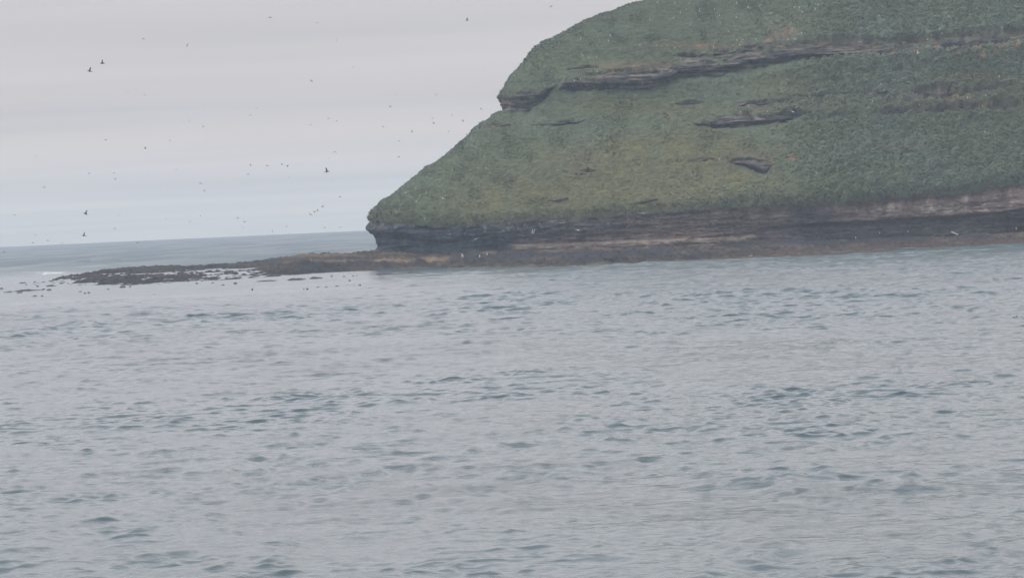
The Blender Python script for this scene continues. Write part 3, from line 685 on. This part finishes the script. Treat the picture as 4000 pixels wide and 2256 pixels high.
perched_hill = [(2380, 70), (2489, 120), (2377, 161), (2273, 213), (2277, 220), (2331, 224), (2300, 228), (2280, 232), (2500, 178), (2564, 178), (2636, 189), (2333, 280), (2267, 310), (2243, 316), (2475, 261), (2659, 230), (2657, 51), (2682, 38),
                (2733, 46), (2732, 36), (2791, 37), (2636, 14), (2693, 12), (2568, 11), (2811, 62), (2876, 69), (2730, 78), (2696, 96), (2630, 72), (2538, 78), (2845, 124), (2879, 159), (2903, 156), (2952, 155), (2889, 177), (2787, 185), (2922, 30), (2968, 24), (2973, 19), (2878, 13),
                (2385, 141), (2268, 153), (2924, 417), (2892, 437), (2996, 437), (2738, 485), (2592, 493),
                (3102, 30), (3123, 31), (3134, 48), (3184, 38), (3196, 21), (3262, 14), (3089, 90), (3096, 112), (3096, 124), (3078, 155), (3102, 154), (3107, 155), (3131, 131), (3399, 34), (3435, 62), (3453, 77), (3418, 142), (3462, 144), (3355, 165), (3363, 165),
                (3364, 113), (3623, 156), (3637, 138), (3670, 116), (3679, 133), (3705, 65), (3788, 58), (3984, 65), (3912, 108), (3433, 213), (3260, 335), (3441, 331), (3163, 378), (3408, 397), (3591, 410), (3382, 456), (3581, 370), (3850, 373), (3779, 383), (3837, 416), (3847, 518), (3903, 301),
                (1892, 615), (1900, 659), (1868, 659), (1767, 666), (1624, 737), (1665, 752), (1640, 762), (1626, 788), (1563, 801), (1547, 828), (1658, 856), (2811, 625), (2984, 617), (3190, 677), (3443, 620)]
perched_low = [(1808, 1003, 'gull', 'white gull with grey back at left of the three on the rock shelf', 1.35), (1874, 1002, 'stand', 'upright white-fronted seabird in the middle of the three on the rock shelf', 1.05),
               (1901, 995, 'lean', 'leaning white seabird at right of the three on the rock shelf', 1.2), (3436, 909, 'stand', 'white dot of a seabird at the foot of the cliff below the pale band', .8),
               (3342, 928, 'stand', 'seabird on the rocks just above the shelf, left of the driftwood', .8), (3546, 904, 'stand', 'seabird under the overhang between the driftwood and the pale band', .8), (3970, 893, 'gull', 'pale bird under the dark overhang by the right edge', .9)]
bird_spots = []
def face_cam(p, jit): return math.atan2(C0[1]-p[1], C0[0]-p[0])+jit
zones = [(lambda x, y: x < 2000, 'lower left slope'),
         (lambda x, y: y < 100 and x < 2620, 'grass by the upper skyline'), (lambda x, y: y < 55 and x < 3000, 'grass along the top edge'), (lambda x, y: y < 135 and x < 3000, 'grass above the long ledge'),
         (lambda x, y: x < 2420 and y < 330, 'ledge behind the rocky nose'), (lambda x, y: x < 3000 and y < 330, 'brown rim of the long ledge'),
         (lambda x, y: x < 3000 and y < 520, 'small middle ledges'), (lambda x, y: x < 3250 and y < 170, 'orange grassy knob'),
         (lambda x, y: y < 100, 'tussocks in the upper right'), (lambda x, y: y < 180, 'upper ledge rim at right'), (lambda x, y: y < 345, 'tussocks under the upper ledge'), (lambda x, y: y < 560, 'broken ledges at right'), (lambda x, y: True, 'lower tussock slope')]
zc = {}
rb = random.Random(9)
for (x, y) in sorted(perched_hill):
    for f, nm in zones:
        if f(x, y): break
    zc[nm] = zc.get(nm, 0)+1
    p = hit(x, y+3)
    o = put(PUF[rb.choice(['stand', 'stand', 'lean'])], 'perched_puffin', p+Vector((0, -.12, .03)), (0, 0, face_cam(p, rb.uniform(-.6, .6))), rb.uniform(.58, .76))
    tag(o, f"white-fronted puffin, {ORD[zc[nm]]} from the left on the {nm}", 'bird', 'puffins standing on the headland')
    bird_spots.append(tuple(p))
o.select_set(False)
for (x, y, m, lab, s) in perched_low:
    p = hit(x, y+4); o = put(PUF[m], 'perched_puffin' if m != 'gull' else 'perched_gull', p+Vector((0, -.1, 0)), (0, 0, face_cam(p, .5 if m == 'lean' else -.7 if m == 'gull' else 0)), s)
    tag(o, lab, 'bird', 'seabirds standing at the cliff foot')
def floating(x, y, s, hd, m, lab):
    P = on_plane(np.array(float(x)), np.array(float(y)))
    prof = [(-.14, .055, .008, .006), (-.11, .045, .030, .022), (-.05, .03, .058, .040), (.02, .026, .062, .044), (.07, .035, .046, .042), (.10, .065, .032, .042), (.115, .10, .028, .030), (.13, .12, .024, .024), (.15, .115, .010, .014), (.175, .108, .004, .005)]
    V, F = lathe(prof, 10); cols = [((WHITE if (v[2] < .035 or (.10 < v[0] < .14 and v[2] < .125)) else DARK) if m == 'puffin' else WHITE) for v in V]
    o = put(py_mesh('floating_seabird', V, F, cols, M_bird), 'floating_seabird', (P[0], P[1], max(0.0, float(zz[np.unravel_index(np.argmin((x2-P[0])**2+(y2-P[1])**2), x2.shape)]))+.02*s), (0, 0, R(hd)), s)
    tag(o, lab, 'bird')
floating(3965, 1243, .85, 20, 'puffin', 'black and white seabird floating on the water near the right edge')
floating(604, 1150, 1.0, 170, 'white', 'tiny white seabird floating on calm water in front of the reef')

# ------------------------------------------------------------------ ladder and driftwood at the cliff
def bars(name, segs, mat, rad):
    V, F = [], []
    for (a, b, r) in segs:
        a, b = Vector(a), Vector(b); ax = (b-a).normalized(); u = ax.orthogonal().normalized(); v = ax.cross(u); n0 = len(V)
        for (t, k) in ((a, 1.0), (a.lerp(b, .5), .96), (b, .9)):
            for i in range(8):
                an = math.pi*i/4; V.append(tuple(t+(u*math.cos(an)+v*math.sin(an))*r*k))
        for j in range(2):
            for i in range(8): F.append((n0+j*8+i, n0+j*8+(i+1) % 8, n0+(j+1)*8+(i+1) % 8, n0+(j+1)*8+i))
        F.append(tuple(n0+i for i in range(8))[::-1]); F.append(tuple(n0+16+i for i in range(8)))
    me = bpy.data.meshes.new(name); me.from_pydata(V, [], F); me.update(); me.materials.append(mat)
    return bpy.data.objects.new(name, me)
M_wood = new_mat('bleached_wood'); Nn, Ll, p = nodes(M_wood); nz = Nn.new('ShaderNodeTexNoise'); nz.inputs['Scale'].default_value = 6
rp = Nn.new('ShaderNodeValToRGB'); rp.color_ramp.elements[0].color = (.42, .42, .41, 1); rp.color_ramp.elements[1].color = (.72, .72, .70, 1); Ll.new(nz.outputs['Fac'], rp.inputs[0]); Ll.new(rp.outputs[0], p.inputs['Base Color']); p.inputs['Roughness'].default_value = .8
yl = min(hit(2078, 912).y, hit(2090, 895).y)-.18
A = Vector(at_depth(np.array(2078.), np.array(912.), yl)); B = Vector(at_depth(np.array(2082.5), np.array(893.), yl)); 
lad = bpy.data.objects.new('ladder', None); COL.objects.link(lad); lad.location = A
tag(lad, 'short pale wooden ladder piece leaning on the dark cliff face', 'ladder')
def W_(x, y): return Vector(at_depth(np.array(float(x)), np.array(float(y)), yl))-A
for nm, seg in (('rail', [(W_(2077, 912), W_(2081, 894), .030)]), ('rail', [(W_(2084.5, 912), W_(2088.5, 894), .026)]), ('rung', [(W_(2079.3, 904.5), W_(2086, 904.5), .018)]), ('rung', [(W_(2077.5, 911), W_(2084.5, 911), .018)])):
    o = bars(nm, seg, M_wood, .03); COL.objects.link(o); o.parent = lad
y3 = min(hit(3717, 907).y, hit(3738, 916).y)-.2
def W3(x, y, dy=0): return Vector(at_depth(np.array(float(x)), np.array(float(y)), y3+dy))
dw = bars('driftwood_log', [(W3(3716, 905), W3(3740, 916), .075), (W3(3722, 908), W3(3730, 907, -.1), .03), (W3(3735, 914), W3(3745, 913, -.1), .03)], M_wood, .05)
COL.objects.link(dw); tag(dw, 'bleached driftwood log lying aslant at the cliff foot on the right', 'driftwood')

# ------------------------------------------------------------------ rocks awash
rocks = [(100, 1132, 170, 7), (30, 1139, 60, 4), (77, 1141, 32, 4), (135, 1155, 26, 4), (164, 1155, 13, 4), (7, 1125, 14, 6), (88, 1103, 46, 4), (135, 1100, 10, 4), (168, 1100, 26, 4), (147, 1116, 12, 4), (200, 1114, 50, 5), (240, 1105, 20, 4), (168, 1128, 18, 6), (191, 1130, 24, 6),
         (422, 1129, 12, 3), (314, 1138, 10, 3), (332, 1144, 9, 3), (346, 1142, 9, 3), (480, 1118, 36, 7), (508, 1118, 10, 4), (769, 1105, 10, 5), (831, 1103, 8, 4), (920, 1104, 18, 7), (871, 1112, 18, 3), (985, 1130, 8, 2.5), (1045, 1095, 100, 5), (1160, 1088, 90, 8), (1240, 1083, 80, 8), (1296, 1078, 14, 5),
         (1345, 1079, 22, 3), (1380, 1077, 10, 3), (1394, 1076, 6, 3), (1366, 1095, 10, 2.5), (1200, 1127, 14, 6), (1187, 1127, 4, 7), (1240, 1122, 22, 4), (1275, 1121, 24, 6), (1317, 1117, 36, 5), (1352, 1115, 14, 4), (1366, 1114, 8, 3), (1382, 1112, 18, 4), (1406, 1112, 14, 6), (1540, 1057, 12, 4), (1529, 1084, 12, 2.5), (1505, 1068, 95, 5), (2057, 1033, 55, 9), (1610, 1063, 60, 3)]
def rock_mesh(w, h, dpt, seed):
    nu, nv = 26 if w > 1 else 14, 7; V, F, cols = [], [], []
    r_ = np.random.default_rng(seed)
    for j in range(nv):
        ph = (j/(nv-1))*math.pi/2
        for i in range(nu):
            a = 2*math.pi*i/nu
            n = 1+.45*float(vn(math.cos(a)*2.2+seed*3.1, math.sin(a)*2.2, j*.5, seed=300))
            if w > 2.5:   # long rows are knobbly
                n2_ = .45+.55*abs(float(vn(math.cos(a)*w*1.1+seed*3.1, math.sin(a)*1.5, j*.2, seed=301)))*1.6
            else: n2_ = 1
            V.append((w/2*math.cos(a)*math.cos(ph)*(1+.15*(n-1)), dpt/2*math.sin(a)*math.cos(ph)*n, -.12+(h+.12)*math.sin(ph)*(n if j < nv-1 else 1)*n2_))
            k = r_.uniform(.6, 1.3); cols.append((.060*k, .052*k, .052*k))
    for j in range(nv-1):
        for i in range(nu): F.append((j*nu+i, j*nu+(i+1) % nu, (j+1)*nu+(i+1) % nu, (j+1)*nu+i))
    F.append(tuple((nv-1)*nu+i for i in range(nu)))
    return py_mesh('rock', V, F, cols, M_shelf)
rz = [(lambda x, y: x < 260, 'rocks off the reef tip'), (lambda x, y: x < 600, 'rocks before the left reef'), (lambda x, y: x < 1000, 'rocks along the middle reef front'),
      (lambda x, y: y > 1105, 'broken row in calm water'), (lambda x, y: x < 1420, 'rocks off the reef left of the cliff'), (lambda x, y: True, 'rocks off the shelf under the cliff')]
rcn = {}
for k, (x, y, w, h) in enumerate(sorted(rocks)):
    P0 = on_plane(np.array(float(x)), np.array(float(y))+h/2)
    m = P0[1]/FPX
    o = put(rock_mesh(w*m, max(h*m*.62, .06), max(min(w*m*.8, 3.5), 1.2), k), 'rock', (P0[0], P0[1], 0), (0, 0, 0))
    for f, nm in rz:
        if f(x, y): break
    rcn[nm] = rcn.get(nm, 0)+1
    sz = 'long low' if w > 60 else 'low' if w > 25 else 'small' if w > 11 else 'tiny'
    tag(o, f"{sz} rock, {ORD[rcn[nm]]} from left of the {nm}", 'rock', nm)

# ------------------------------------------------------------------ grass
def tufts(name, PP, NN_, SZ, CC, nb, width, label, seed, spread=1.0):
    """PP base points, NN_ outward directions, SZ blade lengths, CC colours; nb blades each, two segments"""
    r = np.random.default_rng(seed); n = len(PP)
    az = np.where(r.random((n, nb)) < .5, r.uniform(0, 2*np.pi, (n, nb)), r.normal(.3, .6, (n, nb))); tl = r.uniform(.15, 1.0, (n, nb))*spread
    base_r = r.uniform(0, .22, (n, nb))*SZ[:, None]
    dirx, diry = np.cos(az), np.sin(az)
    up = np.array([0, 0, 1.0])
    ax = NN_*.55+up; ax /= np.linalg.norm(ax, axis=1, keepdims=True)
    T1 = np.cross(ax, [1.0, .3, 0]); T1 /= np.linalg.norm(T1, axis=1, keepdims=True); T2 = np.cross(ax, T1)
    D = dirx[..., None]*T1[:, None]+diry[..., None]*T2[:, None]
    B = PP[:, None]+D*base_r[..., None]-ax[:, None]*.05
    Ln = SZ[:, None]*r.uniform(.65, 1.15, (n, nb))
    mid = B+ax[:, None]*(Ln*.55)[..., None]+D*(Ln*.30*tl)[..., None]
    tip = mid+ax[:, None]*(Ln*(.38-.42*tl))[..., None]+D*(Ln*.55*tl)[..., None]
    side = np.cross(D, ax[:, None]); wv_ = width*(SZ/SZ.mean())[:, None, None]*r.uniform(.7, 1.3, (n, nb, 1))
    V = np.stack([B-side*wv_*.5, B+side*wv_*.5, mid-side*wv_*.45, mid+side*wv_*.45, tip-side*wv_*.10, tip+side*wv_*.10], 2).reshape(-1, 3)
    k = np.arange(n*nb)[:, None]*6
    F = np.concatenate([k+np.array([[0, 1, 3, 2]]), k+np.array([[2, 3, 5, 4]])], 1).reshape(-1, 4)
    cv = CC[:, None]*r.uniform(.94, 1.06, (n, nb, 1)); cv = np.repeat(cv.reshape(-1, 3), 6, 0)
    me = bpy.data.meshes.new(name); fill(me, V, F, True); attrs(me, cv); me.materials.append(M_grass)
    # blades are rounded and lie in the lay of the tuft: their shading follows the tuft's surface
    nn = NN_[:, None]+D*.35+up*.12; nn /= np.linalg.norm(nn, axis=2, keepdims=True)
    me.normals_split_custom_set_from_vertices(np.repeat(nn.reshape(-1, 3), 6, 0).astype(np.float32))
    o = bpy.data.objects.new(name, me); COL.objects.link(o); tag(o, label, 'grass', kind='stuff'); return o
hp = hillP.reshape(-1, 3); fpx, fpy = px.ravel(), py.ravel(); rk = rock.ravel(); tu = TUS.ravel(); gc = C.reshape(-1, 3)
gu_ = np.gradient(hillP, axis=1); gv_ = np.gradient(hillP, axis=0); sn = np.cross(gu_, gv_); sn /= np.linalg.norm(sn, axis=2, keepdims=True)+1e-9
sn = np.where(((sn[..., 0]*nx+sn[..., 1]*ny+.5*sn[..., 2]) < 0)[..., None], -sn, sn)
nrm = (sn*.9+np.stack([nx, ny, nx*0], -1)*.3).reshape(-1, 3)
vis = (fpx > 1380) & (fpx < 4180) & (fpy > -60) & (q2.ravel() > -8)
m1f = m1.ravel()
idx = np.flatnonzero(vis)
bs = np.array(bird_spots)
def keep_clear(ix, rad):
    ok = np.ones(len(ix), bool); pts = hp[ix]
    for b in bs: ok &= ((pts[:, 0]-b[0])**2+(pts[:, 1]-b[1])**2) > rad**2
    return ix[ok]
u = rng.random(len(idx))
area = .09*.1
# fine turf
pr = (1-tu[idx])*(rk[idx] < .35)*.30
ix = keep_clear(idx[u < pr], .22)
sz = rng.uniform(.09, .17, len(ix))*(1+.5*sm(.2, .8, vn(hp[ix, 0]*.8, hp[ix, 2]*.8, seed=400)))
pn = fbm(hp[ix, 0]*1.1, hp[ix, 2]*1.3, hp[ix, 1]*.5, o=3, seed=401)
cc_ = .88*gc[ix]*(1+.30*pn+.55*(m2.ravel()[ix]-.45)+.22*fbm(hp[ix, 0]*.25, hp[ix, 2]*.35, o=2, seed=405))[:, None]*rng.uniform(.96, 1.04, (len(ix), 1))  # turf lighter on hummocks, darker in hollows: relief shading put into the colour
tufts('turf_grass', hp[ix], nrm[ix], sz, cc_, 9, .035, 'fine wind-bent green and yellowish grass covering the left slope', 1)
# tussocks on the mounds
pr = tu[idx]*(rk[idx] < .45)*np.clip(m1f[idx]**1.5*1.6, .02, 1)*.26
u = rng.random(len(idx)); ix = keep_clear(idx[u < pr], .30)
sz = rng.uniform(.14, .28, len(ix))*(.6+.6*m1f[ix])
pn = fbm(hp[ix, 0]*.9, hp[ix, 2]*1.1, hp[ix, 1]*.5, o=3, seed=402)
cc_ = gc[ix]*(.50+.72*m1f[ix]+.42*idA.ravel()[ix]+.16*pn+.22*fbm(hp[ix, 0]*.22, hp[ix, 2]*.3, o=2, seed=404))[:, None]*rng.uniform(.96, 1.04, (len(ix), 1))  # blade colour darkens into the gaps: thatch plus painted shade between mounds
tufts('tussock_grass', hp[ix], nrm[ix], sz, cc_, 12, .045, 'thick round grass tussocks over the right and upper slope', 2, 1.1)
# fringe hanging over the cliff top and the ledges
d2f = d2.ravel()
cand = idx[((d2f[idx] < .5) & (rng.random(len(idx)) < .13))]
ix = keep_clear(cand, .2); sz = rng.uniform(.18, .5, len(ix))
cc_ = (gc[ix]*.6+np.array((.13, .12, .08))*.4)*rng.uniform(.4, 1.3, (len(ix), 1))
tufts('fringe_grass', hp[ix]+nrm[ix]*.12, nrm[ix]*1.6, sz, cc_, 6, .04, 'grass fringe drooping over the rim of the sea cliff', 3, 1.25)
rk2 = rock; above = np.roll(rk2, -4, 0) < .3; rim = (rk2 > .2) & (rk2 < .95) & above
ri = np.flatnonzero(rim.ravel() & vis); ri = ri[rng.random(len(ri)) < .22]; ri = keep_clear(ri, .2)
sz = rng.uniform(.15, .34, len(ri)); cc_ = gc[ri]*.65+np.array((.14, .12, .075))*.35*rng.uniform(.7, 1.2, (len(ri), 1))
tufts('ledge_grass', hp[ri]+nrm[ri]*.05, nrm[ri], sz, cc_, 6, .045, 'olive and brown grass along the rims of the rock ledges', 4, 1.1)

# ------------------------------------------------------------------ haze
def haze():
    x0, x1, y0, y1, z0, z1 = -1900, 1900, -40, SEA_END+8, -6, 42
    V = [(x, y, z) for z in (z0, z1) for y in (y0, y1) for x in (x0, x1)]
    F = [(0, 2, 3, 1), (4, 5, 7, 6), (0, 1, 5, 4), (2, 6, 7, 3), (0, 4, 6, 2), (1, 3, 7, 5)]
    me = bpy.data.meshes.new('haze'); me.from_pydata(V, [], F); me.update()
    m = bpy.data.materials.new('haze'); m.use_nodes = True; n = m.node_tree; n.nodes.clear()
    o_ = n.nodes.new('ShaderNodeOutputMaterial'); v = n.nodes.new('ShaderNodeVolumePrincipled')
    v.inputs['Density'].default_value = HAZE_D; v.inputs['Color'].default_value = HAZE_C; v.inputs['Anisotropy'].default_value = .0
    n.links.new(v.outputs[0], o_.inputs['Volume']); me.materials.append(m)
    o = bpy.data.objects.new('haze', me); COL.objects.link(o); tag(o, 'pale bluish sea haze', kind='stuff')
HAZE_D = .0005; HAZE_C = (.575, .67, .79, 1)
haze()
